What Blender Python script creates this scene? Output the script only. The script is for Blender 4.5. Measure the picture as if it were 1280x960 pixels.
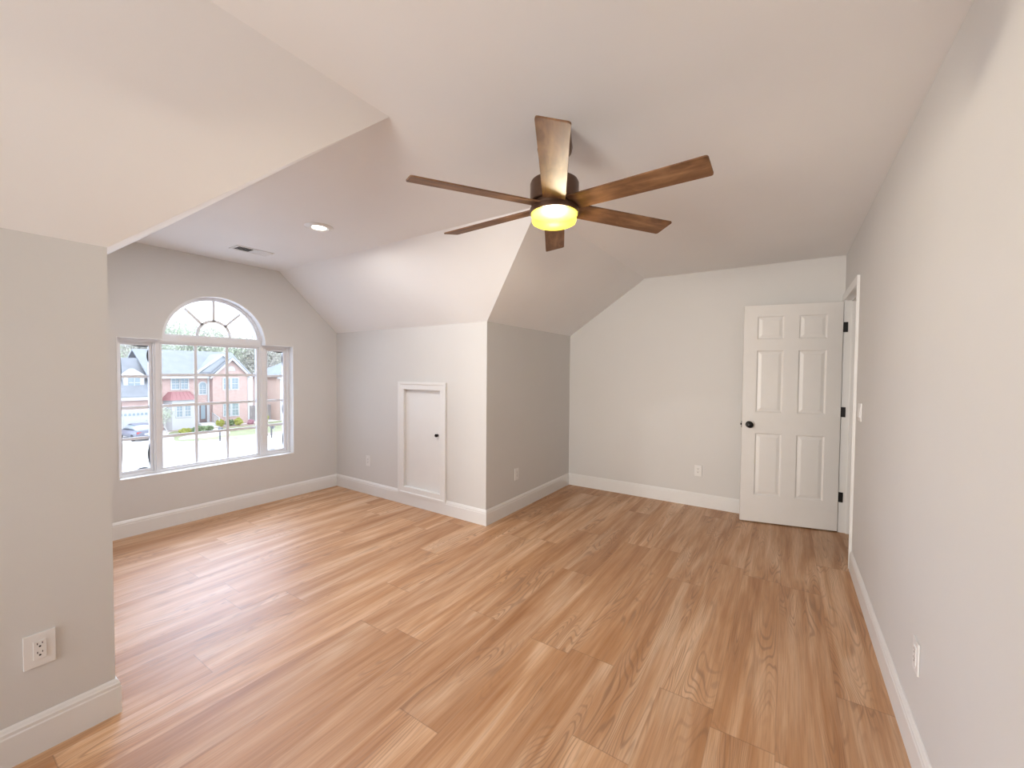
import bpy, bmesh, math, random
from math import sin, cos, pi, radians
from mathutils import Vector, Matrix, noise
from mathutils.geometry import tessellate_polygon

for o in list(bpy.data.objects):
    bpy.data.objects.remove(o, do_unlink=True)
scene = bpy.context.scene
COL = scene.collection

# ------------------------------------------------------------------ camera
CAM = Vector((0.0, 0.0, 1.4))
yaw, pit, roll = radians(33.5069), radians(1.6157), radians(0.4604)
fw = Vector((-sin(yaw) * cos(pit), cos(yaw) * cos(pit), -sin(pit)))
rt = Vector((cos(yaw), sin(yaw), 0)); up = rt.cross(fw)
rt2 = rt * cos(roll) + up * sin(roll); up2 = up * cos(roll) - rt * sin(roll)
cd = bpy.data.cameras.new('camera'); cam = bpy.data.objects.new('camera', cd); COL.objects.link(cam)
M = Matrix((rt2, up2, -fw)).transposed().to_4x4(); M.translation = CAM
cam.matrix_world = M
cd.sensor_width = 36; cd.lens = 36 * 518.663 / 1280; cd.clip_start = 0.02; cd.clip_end = 400
scene.camera = cam

# ------------------------------------------------------------------ world, exposure, large lights
scene.view_settings.view_transform = 'Standard'; scene.view_settings.look = 'None'
scene.view_settings.gamma = 1; scene.view_settings.use_curve_mapping = False
scene.view_settings.exposure = 0.86
SKY = 2.5
world = bpy.data.worlds.new('sky'); scene.world = world; world.use_nodes = True
bg = world.node_tree.nodes['Background']
bg.inputs[0].default_value = (0.82, 0.89, 1.0, 1); bg.inputs[1].default_value = SKY

def light(name, kind, loc, power, color, rot=(0, 0, 0), **kw):
    d = bpy.data.lights.new(name, kind); d.energy = power; d.color = color
    for k, v in kw.items(): setattr(d, k, v)
    o = bpy.data.objects.new(name, d); COL.objects.link(o); o.location = loc; o.rotation_euler = rot
    return o
pl = light('window_sky_portal', 'AREA', (-4.72, 1.775, 1.3), 1, (1, 1, 1), (0, radians(-90), 0), shape='RECTANGLE', size=1.7, size_y=1.5)
pl.data.cycles.is_portal = True
SUN = light('bright_sky_glow', 'SUN', (-30, 2, 25), 10.5, (0.50, 0.68, 1.0), (0, 0, 0), angle=radians(100))
SUN.rotation_euler = Vector((1, -.05, -.20)).to_track_quat('-Z', 'Y').to_euler()
# added fill light behind the camera, shining through the added rear window
REAR = light('rear_fill_light', 'AREA', (-1.40, -2.86, 1.22), 20, (1.0, 0.93, 0.84), shape='RECTANGLE', size=1.35, size_y=1.15)
REAR.rotation_euler = Vector((.16, 1, .03)).to_track_quat('-Z', 'Y').to_euler()
REAR.data.spread = radians(74)
WARM = (1.0, 0.93, 0.86)
CAN_POWER_FRONT = 11
FAN_POWER = 50

# ------------------------------------------------------------------ helpers
def bxm(bm, x0, x1, y0, y1, z0, z1, bev=0):
    v = [bm.verts.new((x, y, z)) for x in (x0, x1) for y in (y0, y1) for z in (z0, z1)]
    F = [(0, 1, 3, 2), (4, 6, 7, 5), (0, 4, 5, 1), (2, 3, 7, 6), (0, 2, 6, 4), (1, 5, 7, 3)]
    fs = [bm.faces.new([v[i] for i in f]) for f in F]
    if bev:
        es = list({e for f in fs for e in f.edges})
        bmesh.ops.bevel(bm, geom=es, offset=bev, segments=2, affect='EDGES', profile=.6)
def lathe(bm, prof, n=48, c=(0, 0, 0), axis='Z', cap=True):
    rings = []
    for r, h in prof:
        ring = []
        for i in range(n):
            a = 2 * pi * i / n
            p = (r * cos(a), r * sin(a), h)
            if axis == 'X': p = (h, p[0], p[1])
            if axis == 'Y': p = (p[0], h, p[1])
            ring.append(bm.verts.new((p[0] + c[0], p[1] + c[1], p[2] + c[2])))
        rings.append(ring)
    for a, b in zip(rings, rings[1:]):
        for i in range(n): bm.faces.new((a[i], a[(i + 1) % n], b[(i + 1) % n], b[i]))
    if cap: bm.faces.new(rings[0]); bm.faces.new(rings[-1])
def tube(bm, p, q, r0, r1, n=6):
    p = Vector(p); q = Vector(q); d = (q - p)
    if d.length < 1e-6: return
    d.normalize(); a = d.orthogonal().normalized(); b = d.cross(a)
    A = [bm.verts.new(p + (a * cos(2 * pi * i / n) + b * sin(2 * pi * i / n)) * r0) for i in range(n)]
    B = [bm.verts.new(q + (a * cos(2 * pi * i / n) + b * sin(2 * pi * i / n)) * r1) for i in range(n)]
    for i in range(n): bm.faces.new((A[i], A[(i + 1) % n], B[(i + 1) % n], B[i]))
    bm.faces.new(A); bm.faces.new(B)
def prism(bm, pts, holes, f0, f1):
    """flat polygon with holes (2-D points), swept from f0(p) to f1(p)"""
    loops = [pts] + list(holes)
    flat = [p for l in loops for p in l]
    tris = tessellate_polygon([[Vector((p[0], p[1], 0)) for p in l] for l in loops])
    A = [bm.verts.new(f0(p)) for p in flat]; B = [bm.verts.new(f1(p)) for p in flat]
    for t in tris:
        try:
            bm.faces.new([A[i] for i in t]); bm.faces.new([B[i] for i in reversed(t)])
        except ValueError: pass
    k = 0
    for l in loops:
        n = len(l)
        for i in range(n):
            a, b = k + i, k + (i + 1) % n
            try: bm.faces.new((A[a], A[b], B[b], B[a]))
            except ValueError: pass
        k += n
def obj(name, bm, mat=None, parent=None, smooth=None):
    bmesh.ops.remove_doubles(bm, verts=bm.verts, dist=1e-6)
    bmesh.ops.recalc_face_normals(bm, faces=bm.faces)
    me = bpy.data.meshes.new(name); bm.to_mesh(me); bm.free()
    if mat: me.materials.append(mat)
    if smooth is not None:
        me.polygons.foreach_set('use_smooth', [True] * len(me.polygons))
        try: me.set_sharp_from_angle(angle=radians(smooth))
        except Exception: pass
    o = bpy.data.objects.new(name, me); COL.objects.link(o)
    if parent: o.parent = parent
    return o
def N(): return bmesh.new()
def tag(o, label, cat, group=None):
    o['label'] = label; o['category'] = cat
    if group: o['group'] = group
    return o
def thing(name, label, cat, loc=(0, 0, 0), rz=0, group=None):
    o = bpy.data.objects.new(name, None); COL.objects.link(o); o.empty_display_size = .1
    o.location = loc; o.rotation_euler = (0, 0, rz)
    return tag(o, label, cat, group)
def struct(name, bm, m, parent=None, smooth=None):
    o = obj(name, bm, m, parent, smooth)
    if parent is None: o['kind'] = 'structure'
    return o
def struct_empty(name, loc=(0, 0, 0)):
    o = bpy.data.objects.new(name, None); COL.objects.link(o); o.location = loc; o['kind'] = 'structure'; o.empty_display_size = .1
    return o
def dup_tree(o, parent=None):
    c = o.copy(); COL.objects.link(c)
    if parent: c.parent = parent
    for ch in list(o.children): dup_tree(ch, c)
    return c

# ------------------------------------------------------------------ materials
class NT:
    def __init__(s, name):
        s.m = bpy.data.materials.new(name); s.m.use_nodes = True; s.t = s.m.node_tree
        s.b = s.t.nodes['Principled BSDF']; s.out = s.t.nodes['Material Output']
    def n(s, typ, **kw):
        n = s.t.nodes.new(typ)
        for k, v in kw.items():
            if k.startswith('i'):
                n.inputs[int(k[1:])].default_value = v
            else: setattr(n, k, v)
        return n
    def l(s, a, b): s.t.links.new(a, b)
    def math(s, op, a, b=None, c=None):
        n = s.n('ShaderNodeMath', operation=op)
        for i, v in enumerate((a, b, c)):
            if v is None: continue
            if isinstance(v, (int, float)): n.inputs[i].default_value = v
            else: s.l(v, n.inputs[i])
        return n.outputs[0]
    def ramp(s, fac, stops, interp='LINEAR'):
        r = s.n('ShaderNodeValToRGB'); r.color_ramp.interpolation = interp
        e = r.color_ramp.elements
        while len(e) < len(stops): e.new(.5)
        for el, (p, c) in zip(e, stops): el.position = p; el.color = (*c, 1) if len(c) == 3 else c
        s.l(fac, r.inputs[0]); return r.outputs[0]
    def mix(s, fac, a, b, mode='MIX'):
        n = s.n('ShaderNodeMix', data_type='RGBA', blend_type=mode)
        for i, v in ((0, fac), (6, a), (7, b)):
            if isinstance(v, (int, float)): n.inputs[i].default_value = v
            elif isinstance(v, tuple): n.inputs[i].default_value = (*v, 1)
            else: s.l(v, n.inputs[i])
        return n.outputs[2]
    def noise(s, vec, scale, detail=2, rough=.5, dist=0):
        n = s.n('ShaderNodeTexNoise'); n.inputs['Scale'].default_value = scale; n.inputs['Detail'].default_value = detail
        n.inputs['Roughness'].default_value = rough; n.inputs['Distortion'].default_value = dist
        if vec is not None: s.l(vec, n.inputs['Vector'])
        return n.outputs['Fac']
    def bump(s, h, strength, dist=.01):
        b = s.n('ShaderNodeBump'); b.inputs['Strength'].default_value = strength; b.inputs['Distance'].default_value = dist
        s.l(h, b.inputs['Height']); s.l(b.outputs[0], s.b.inputs['Normal'])

def paint(name, col, rough, var=.03, scale=3, bump=.0, bscale=220):
    t = NT(name); c = t.n('ShaderNodeTexCoord').outputs['Object']
    f = t.noise(c, scale, 3)
    a = tuple(x * (1 - var) for x in col); b = tuple(min(1, x * (1 + var)) for x in col)
    t.l(t.ramp(f, [(.3, a), (.7, b)]), t.b.inputs['Base Color'])
    t.b.inputs['Roughness'].default_value = rough
    if bump: t.bump(t.noise(c, bscale, 2), bump, .002)
    return t.m
def metal(name, col, rough, met=1.0):
    t = NT(name); c = t.n('ShaderNodeTexCoord').outputs['Object']
    f = t.noise(c, 40, 2)
    t.l(t.ramp(f, [(.3, tuple(x * .85 for x in col)), (.7, col)]), t.b.inputs['Base Color'])
    t.b.inputs['Metallic'].default_value = met; t.b.inputs['Roughness'].default_value = rough
    return t.m

WALL = paint('wall_paint', (.68, .67, .655), .62, .012, 2, .12)
CEIL = paint('ceiling_paint', (.88, .885, .89), .8, .01, 2, .08)
TRIM = paint('trim_paint', (.80, .795, .785), .35, .01, 6)
DOORP = paint('door_paint', (.80, .785, .765), .38, .012, 8)
VINYL = paint('window_vinyl', (.80, .80, .82), .35, .01, 6)
PLATE = paint('plate_plastic', (.80, .79, .78), .3, .01, 12)
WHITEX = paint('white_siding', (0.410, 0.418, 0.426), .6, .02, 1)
GZ = -5.1                         # street level outside
BLACK = metal('black_metal', (.012, .011, .011), .35, .6)
DARKHOLE = paint('dark_slot', (.02, .02, .02), .7)
GASKET = paint('dark_gasket', (.05, .05, .05), .7)
BRONZE = metal('oil_rubbed_bronze', (.13, .075, .05), .38, .75)

def make_floor():
    t = NT('oak_plank'); g = t.n('ShaderNodeTexCoord').outputs['Object']
    s = t.n('ShaderNodeSeparateXYZ'); t.l(g, s.inputs[0])
    px = t.math('MULTIPLY', t.math('ADD', s.outputs[0], 2.84), 1 / .218)
    row = t.math('FLOOR', px); fx = t.math('FRACT', px)
    wn = t.n('ShaderNodeTexWhiteNoise', noise_dimensions='1D'); t.l(row, wn.inputs['W'])
    py = t.math('ADD', t.math('MULTIPLY', s.outputs[1], 1 / 1.5), t.math('MULTIPLY', wn.outputs['Value'], 7.3))
    col = t.math('FLOOR', py); fy = t.math('FRACT', py)
    cv = t.n('ShaderNodeCombineXYZ'); t.l(row, cv.inputs[0]); t.l(col, cv.inputs[1])
    w2 = t.n('ShaderNodeTexWhiteNoise', noise_dimensions='3D'); t.l(cv.outputs[0], w2.inputs['Vector'])
    rnd = w2.outputs['Value']
    off = t.math('MULTIPLY', rnd, 37.0)
    def vec(sx, sy, o=1.0):
        c = t.n('ShaderNodeCombineXYZ')
        t.l(t.math('ADD', t.math('MULTIPLY', s.outputs[0], sx), t.math('MULTIPLY', off, o)), c.inputs[0])
        t.l(t.math('MULTIPLY', s.outputs[1], sy), c.inputs[1]); t.l(off, c.inputs[2]); return c.outputs[0]
    cloud = t.noise(vec(10, .8), 1, 3, .5, .8)
    streak = t.noise(vec(34, 1.5), 1, 3, .6, .8)
    fine = t.noise(vec(190, 5), 1, 2, .6)
    field = t.noise(vec(7, .75, .7), 1, 1.5, .5, .5)
    rings = t.math('SINE', t.math('MULTIPLY', field, 190))
    rmask = t.math('MULTIPLY', t.ramp(t.noise(vec(5, 1.4, .3), 1, 2), [(.46, (0, 0, 0)), (.60, (1, 1, 1))]), 1.0)
    ringd = t.math('MULTIPLY', t.ramp(rings, [(.25, (0, 0, 0)), (1, (1, 1, 1))]), rmask)
    base = t.ramp(cloud, [(.24, (0.323, 0.123, 0.034)), (.43, (0.495, 0.250, 0.112)), (.57, (0.635, 0.378, 0.215)), (.76, (0.82, 0.60, 0.42))])
    base = t.mix(.30, base, t.ramp(streak, [(.3, (0.385, 0.170, 0.061)), (.5, (0.55, 0.315, 0.17)), (.7, (0.76, 0.52, 0.345))]))
    tone = t.ramp(rnd, [(0, (.84, .80, .77)), (.5, (1, 1, 1)), (1, (1.08, 1.10, 1.12))])
    base = t.mix(.8, base, tone, 'MULTIPLY')
    base = t.mix(t.math('MULTIPLY', t.ramp(fine, [(.35, (1, 1, 1)), (.55, (0, 0, 0))]), .22), base, (.20, .10, .05))
    base = t.mix(t.math('MULTIPLY', ringd, .5), base, (.22, .115, .065))
    ex = t.math('MINIMUM', fx, t.math('SUBTRACT', 1.0, fx)); ey = t.math('MINIMUM', fy, t.math('SUBTRACT', 1.0, fy))
    gx = t.math('LESS_THAN', ex, .007); gy = t.math('LESS_THAN', ey, .0014)
    gap = t.math('MAXIMUM', t.math('MULTIPLY', gx, .45), t.math('MULTIPLY', gy, .8))
    base = t.mix(t.math('MULTIPLY', gap, .42), base, (.12, .065, .035))
    t.l(base, t.b.inputs['Base Color'])
    r = t.math('ADD', t.math('MULTIPLY', streak, .12), .40); t.l(r, t.b.inputs['Roughness'])
    hgt = t.math('SUBTRACT', t.math('MULTIPLY', fine, .25), t.math('ADD', t.math('MULTIPLY', gap, .8), t.math('MULTIPLY', ringd, .2)))
    t.b.inputs['Specular IOR Level'].default_value = .50
    t.bump(hgt, .12, .003)
    return t.m
FLOOR = make_floor()

def make_blade_wood():
    t = NT('walnut_blade'); g = t.n('ShaderNodeTexCoord').outputs['Object']
    mp = t.n('ShaderNodeMapping'); mp.inputs['Scale'].default_value = (3, 26, 10); t.l(g, mp.inputs[0])
    a = t.noise(mp.outputs[0], 1, 4, .6, .6)
    mp2 = t.n('ShaderNodeMapping'); mp2.inputs['Scale'].default_value = (7, 12, 5); t.l(g, mp2.inputs[0])
    b = t.noise(mp2.outputs[0], 1, 3, .6, .8)
    c = t.ramp(a, [(.25, (.085, .036, .014)), (.5, (.20, .098, .044)), (.75, (.33, .185, .092))])
    c = t.mix(t.ramp(b, [(.35, (.7, .7, .7)), (.6, (0, 0, 0))]), c, (.085, .034, .014))
    t.l(c, t.b.inputs['Base Color']); t.b.inputs['Roughness'].default_value = .58
    return t.m
BLADE = make_blade_wood()

def glass_pane(name, fac=.05, tint=(1, 1, 1)):
    t = NT(name); tr = t.n('ShaderNodeBsdfTransparent'); gl = t.n('ShaderNodeBsdfGlossy'); mx = t.n('ShaderNodeMixShader')
    tr.inputs[0].default_value = (*tint, 1); gl.inputs['Roughness'].default_value = .02
    c = t.n('ShaderNodeTexCoord').outputs['Object']
    f = t.math('MULTIPLY', t.noise(c, 2, 1), fac * 2); t.l(f, mx.inputs[0])
    t.l(tr.outputs[0], mx.inputs[1]); t.l(gl.outputs[0], mx.inputs[2]); t.l(mx.outputs[0], t.out.inputs[0])
    return t.m
GLASS = glass_pane('window_glass', .04)
def make_lampglass():
    t = NT('frosted_lamp_glass'); tr = t.n('ShaderNodeBsdfTransparent'); tl = t.n('ShaderNodeBsdfTranslucent'); em = t.n('ShaderNodeEmission')
    tl.inputs[0].default_value = (.040, .032, .0015, 1); tr.inputs[0].default_value = (1, .93, .75, 1)
    c = t.n('ShaderNodeTexCoord').outputs['Object']
    t.l(t.ramp(t.noise(c, 9, 2), [(.35, (.7, .5, .10)), (.65, (.8, .66, .16))]), em.inputs[0]); em.inputs[1].default_value = .6
    mx = t.n('ShaderNodeMixShader'); mx.inputs[0].default_value = .80
    t.l(tr.outputs[0], mx.inputs[1]); t.l(tl.outputs[0], mx.inputs[2])
    ad = t.n('ShaderNodeAddShader'); t.l(mx.outputs[0], ad.inputs[0]); t.l(em.outputs[0], ad.inputs[1]); t.l(ad.outputs[0], t.out.inputs[0])
    return t.m
LAMPGLASS = make_lampglass()
def emis(name, col, st):
    t = NT(name); em = t.n('ShaderNodeEmission'); c = t.n('ShaderNodeTexCoord').outputs['Object']
    t.l(t.ramp(t.noise(c, 5, 1), [(.3, tuple(x * .97 for x in col)), (.7, col)]), em.inputs[0])
    em.inputs[1].default_value = st; t.l(em.outputs[0], t.out.inputs[0]); return t.m
CANLENS = emis('lit_lamp_lens', (1, .93, .82), 9)

# ------------------------------------------------------------------ room
H = 2.462
XW = -4.564                     # window wall
KN, KF = -2.25, -2.262          # knee wall near / far of the dormer
YN, YF, YFW = .4928, 3.0015, 3.0315
HN, HF = 1.88, 1.857
XR, YB, YR = .417, 4.722, -2.6
A_ = (XW, 1.172); B_ = (XW, 2.352); C_ = (-1.349, 2.321); J_ = (-1.408, 1.183)

# floor
bm = N(); bxm(bm, -4.75, 1.75, YR - .2, 5.0, -.25, 0); struct('floor', bm, FLOOR)

# ceiling: flat part, two slopes of the main room, two slopes of the dormer
bm = N()
def P(x, y, z): return bm.verts.new((x, y, z))
v = dict(A=P(*A_, H), B=P(*B_, H), C=P(*C_, H), J=P(*J_, H), E=P(-1.349, YB, H), F=P(XR, YB, H), G=P(XR, YR, H), I=P(-1.408, YR, H),
         wn=P(XW, YN, HN), kn=P(KN, YN, HN), wf=P(XW, YFW, HF), kf=P(KF, YF, HF), kb=P(KF, YB, HF), kr=P(KN, YR, HN))
for f in ('A J B', 'B J C', 'J I G', 'J G C', 'C G F', 'C F E', 'wn kn J A', 'wf B C kf', 'kf C E kb', 'kn kr I J'):
    bm.faces.new([v[k] for k in f.split()])
bmesh.ops.recalc_face_normals(bm, faces=bm.faces)
for f in bm.faces:
    f.normal_update()
    if f.normal.z > 0: f.normal_flip()
me = bpy.data.meshes.new('ceiling'); bm.to_mesh(me); bm.free(); me.materials.append(CEIL)
ceil = bpy.data.objects.new('ceiling', me); COL.objects.link(ceil); ceil['kind'] = 'structure'
sm = ceil.modifiers.new('thick', 'SOLIDIFY'); sm.thickness = .08; sm.offset = -1

def wall(name, p0, p1, top, out, e0=0, e1=0, t=.12, holes=(), mat=None):
    """p0,p1: floor points; top: list of (s, z) along it; out: unit outward; e0/e1: shift of the back edge ends"""
    p0 = Vector((*p0, 0)); p1 = Vector((*p1, 0)); L = (p1 - p0).length; d = (p1 - p0) / L; o = Vector((*out, 0))
    pts = [(0, -.02), (L, -.02)] + top
    bm = N()
    def back(p):
        s = p[0]
        if abs(s) < 1e-4: s -= e0
        if abs(s - L) < 1e-4: s += e1
        return p0 + d * s + o * t + Vector((0, 0, p[1]))
    prism(bm, pts, holes, lambda p: p0 + d * p[0] + Vector((0, 0, p[1])), back)
    return struct(name, bm, mat or WALL)

# window wall with the opening for the arched window
YC, RA, ZA = 1.775, .435, 1.668
WY0, WY1, WZ0 = 1.043, 2.502, .478
def opening(grow=0):
    pts = [(WY0 - grow, WZ0 - grow), (WY1 + grow, WZ0 - grow), (WY1 + grow, ZA + grow)]
    r = RA + grow; a0 = math.asin(min(1, (grow) / r)) if grow else 0
    n = 40
    for i in range(n + 1):
        a = a0 + (pi - 2 * a0) * i / n
        pts.append((YC + r * cos(a), ZA + r * sin(a)))
    pts.append((WY0 - grow, ZA + grow))
    return pts
bm = N()
prism(bm, [(YN, -.02), (YFW, -.02), (YFW, HF), (B_[1], H), (A_[1], H), (YN, HN)], [opening()], lambda p: (XW, p[0], p[1]), lambda p: (XW - .16, p[0], p[1]))
struct('wall_window', bm, WALL)
wall('wall_dormer_far', (XW, YFW), (KF, YF), [((Vector((XW, YFW)) - Vector((KF, YF))).length, HF), (0, HF)], (0, 1), .12, -.12,
     holes=[[(1.474 - .270, .182), (1.474 + .270, .182), (1.474 + .270, 1.220), (1.474 - .270, 1.220)]])
wall('wall_dormer_near', (XW, YN), (KN, YN), [(KN - XW, HN), (0, HN)], (0, -1), .12, -.12)
wall('wall_knee_near', (KN, YR), (KN, YN), [(YN - YR, HN), (0, HN)], (-1, 0), .12, -.12)
wall('wall_knee_far', (KF, YF), (KF, YB), [(YB - YF, HF), (0, HF)], (-1, 0), -.12, .12)
wall('wall_back', (KF, YB), (XR, YB), [(XR - KF, H), (-1.349 - KF, H), (0, HF)], (0, 1), .12, .12)
wall('wall_rear', (KN, YR), (XR, YR), [(XR - KN, H), (-1.408 - KN, H), (0, HN)], (0, -1), .12, .12,
     holes=[[(.15, .6), (1.55, .6), (1.55, 1.8), (.15, 1.8)]])  # opening for the added rear window that lets the fill light in
DY0, DY1, DZ = 3.862, 4.68, 2.068     # rough door opening in the right wall
wall('wall_right', (XR, YR), (XR, YB), [(YB - YR, H), (0, H)], (1, 0), .12, .12,
     holes=[[(DY0 - YR, -.012), (DY1 - YR, -.012), (DY1 - YR, DZ), (DY0 - YR, DZ)]])
# the shell of the house around the room and the hallway beyond the door
bm = N(); bxm(bm, -4.75, 1.75, YR - .25, 5.05, 2.75, 2.85); struct('roof', bm, CEIL)
bm = N(); bxm(bm, -4.74, -4.62, 3.06, 5.05, -.2, 2.76); bxm(bm, -4.74, -4.62, YR - .25, .46, -.2, 2.76); bxm(bm, -4.75, -4.60, .46, 3.06, H + .09, 2.76)
prism(bm, [(.46, 1.95), (1.2, H + .09), (1.2, 2.76), (.46, 2.76)], [], lambda p: (-4.735, p[0], p[1]), lambda p: (-4.62, p[0], p[1]))
prism(bm, [(3.06, 1.95), (2.3, H + .09), (2.3, 2.76), (3.06, 2.76)], [], lambda p: (-4.735, p[0], p[1]), lambda p: (-4.62, p[0], p[1]))
struct('wall_outer_front', bm, WALL)
bm = N(); bxm(bm, -4.75, 1.75, 4.95, 5.05, -.2, 2.76); struct('wall_outer_back', bm, WALL)
bm = N(); rx0, rx1 = KN + .15, KN + 1.55
prism(bm, [(-4.75, -.2), (1.75, -.2), (1.75, 2.76), (-4.75, 2.76)], [[(rx0, .6), (rx1, .6), (rx1, 1.8), (rx0, 1.8)]], lambda p: (p[0], YR - .12, p[1]), lambda p: (p[0], YR - .22, p[1])); struct('wall_outer_rear', bm, WALL)
bm = N()
prism(bm, [(rx0 - .06, .54), (rx1 + .06, .54), (rx1 + .06, 1.86), (rx0 - .06, 1.86)], [[(rx0 + .04, .64), ((rx0 + rx1) / 2 - .03, .64), ((rx0 + rx1) / 2 - .03, 1.76), (rx0 + .04, 1.76)], [((rx0 + rx1) / 2 + .03, .64), (rx1 - .04, .64), (rx1 - .04, 1.76), ((rx0 + rx1) / 2 + .03, 1.76)]], lambda p: (p[0], YR + .018, p[1]), lambda p: (p[0], YR - .02, p[1]))
struct('added_rear_window', bm, TRIM)  # added unseen window, frames the fill light behind the camera
bm = N(); bxm(bm, -12.5, -4.76, -3.2, .35, GZ, 4.5); struct('side_light_block', bm, WHITEX)  # added unseen block, cuts side light at the dormer window
bm = N(); bxm(bm, 1.5, 1.62, YR - .2, 5.0, -.1, 2.76); struct('wall_hall', bm, WALL)
bm = N(); bxm(bm, XR + .125, 1.5, YR - .15, 4.95, H, H + .08); struct('ceiling_hall', bm, CEIL)

# baseboards
BP = [(0, 0), (.015, 0), (.015, .108), (.0125, .113), (.0125, .124), (.010, .128), (.007, .136), (.003, .142), (0, .142)]
def baseboard(name, p0, p1, inn, e0, e1):
    """e = +1 mitre round an outside corner, -1 inside corner, 0 square"""
    p0 = Vector((*p0, 0)); p1 = Vector((*p1, 0)); d = (p1 - p0).normalized(); n = Vector((*inn, 0))
    bm = N()
    A = [bm.verts.new(p0 + n * x - d * x * e0 + Vector((0, 0, z))) for x, z in BP]
    B = [bm.verts.new(p1 + n * x + d * x * e1 + Vector((0, 0, z))) for x, z in BP]
    k = len(BP)
    for i in range(k): bm.faces.new((A[i], A[(i + 1) % k], B[(i + 1) % k], B[i]))
    bm.faces.new(A); bm.faces.new(B)
    return struct(name, bm, TRIM)
baseboard('baseboard_window', (XW, YN), (XW, YFW), (1, 0), -1, -1)
def on_far(x): return YFW + (YF - YFW) * (x - XW) / (KF - XW)
baseboard('baseboard_dormer_far', (XW, YFW), (KF, YF), (0, -1), -1, 1)
baseboard('baseboard_dormer_near', (XW, YN), (KN, YN), (0, 1), -1, 1)
baseboard('baseboard_knee_near', (KN, YR), (KN, YN), (1, 0), -1, 1)
baseboard('baseboard_knee_far', (KF, YF), (KF, YB), (1, 0), 1, -1)
baseboard('baseboard_back', (KF, YB), (XR, YB), (0, -1), -1, -1)
baseboard('baseboard_rear', (KN, YR), (XR, YR), (0, 1), -1, -1)
baseboard('baseboard_right', (XR, YR), (XR, 3.795), (-1, 0), -1, 0)

# ------------------------------------------------------------------ arched window
win = struct_empty('window_1', (XW, YC, WZ0))
def wobj(name, bm, mat, parent=win, smooth=None):
    bmesh.ops.translate(bm, verts=bm.verts, vec=(-XW, -YC, -WZ0))
    return obj(name, bm, mat, parent, smooth)
def yz(bm, outer, holes, x0, x1): prism(bm, outer, holes, lambda p: (x0, p[0], p[1]), lambda p: (x1, p[0], p[1]))
def rect(y0, y1, z0, z1): return [(y0, z0), (y1, z0), (y1, z1), (y0, z1)]
def opening_in(g):
    r = RA - g; pts = [(WY0 + g, WZ0 + g), (WY1 - g, WZ0 + g), (WY1 - g, ZA - g)]
    a0 = -math.asin(g / r); n = 40
    for i in range(n + 1):
        a = a0 + (pi - 2 * a0) * i / n
        pts.append((YC + r * cos(a), ZA + r * sin(a)))
    pts.append((WY0 + g, ZA - g)); return pts
bm = N(); yz(bm, opening(), [opening_in(.007)], XW + .003, XW - .15); wobj('window_reveal', bm, TRIM)
XF = XW - .078                    # room-side face of the window frame
# mulled outer frame
bm = N()
ZM = 1.668                        # centre of the head mullion below the arch
holes = [rect(1.078, 1.298, .505, 1.635), rect(1.345, 2.183, .505, 1.640), rect(2.245, 2.468, .505, 1.635)]
def half(r, zc, zb, yc=YC + .005, n=36):
    a0 = math.asin((zb - zc) / r); return [(yc + r * cos(a0 + (pi - 2 * a0) * i / n), zc + r * sin(a0 + (pi - 2 * a0) * i / n)) for i in range(n + 1)]
holes.append(half(.408, 1.672, 1.705))
yz(bm, opening_in(.008), holes, XF, XF - .07); wobj('window_frame', bm, VINYL)
# raised beads of the mullions
bm = N()
for y in (1.316, 2.205): bxm(bm, XF - .005, XF + .009, y - .006, y + .006, .51, 1.64, .003)
bxm(bm, XF - .005, XF + .007, 1.045, 2.495, 1.650, 1.664, .003)
ring = half(.424, 1.672, 1.69); ring2 = half(.414, 1.672, 1.69)
yz(bm, ring + ring2[::-1], [], XF - .004, XF + .006)
wobj('mullion_bead', bm, VINYL)
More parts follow.
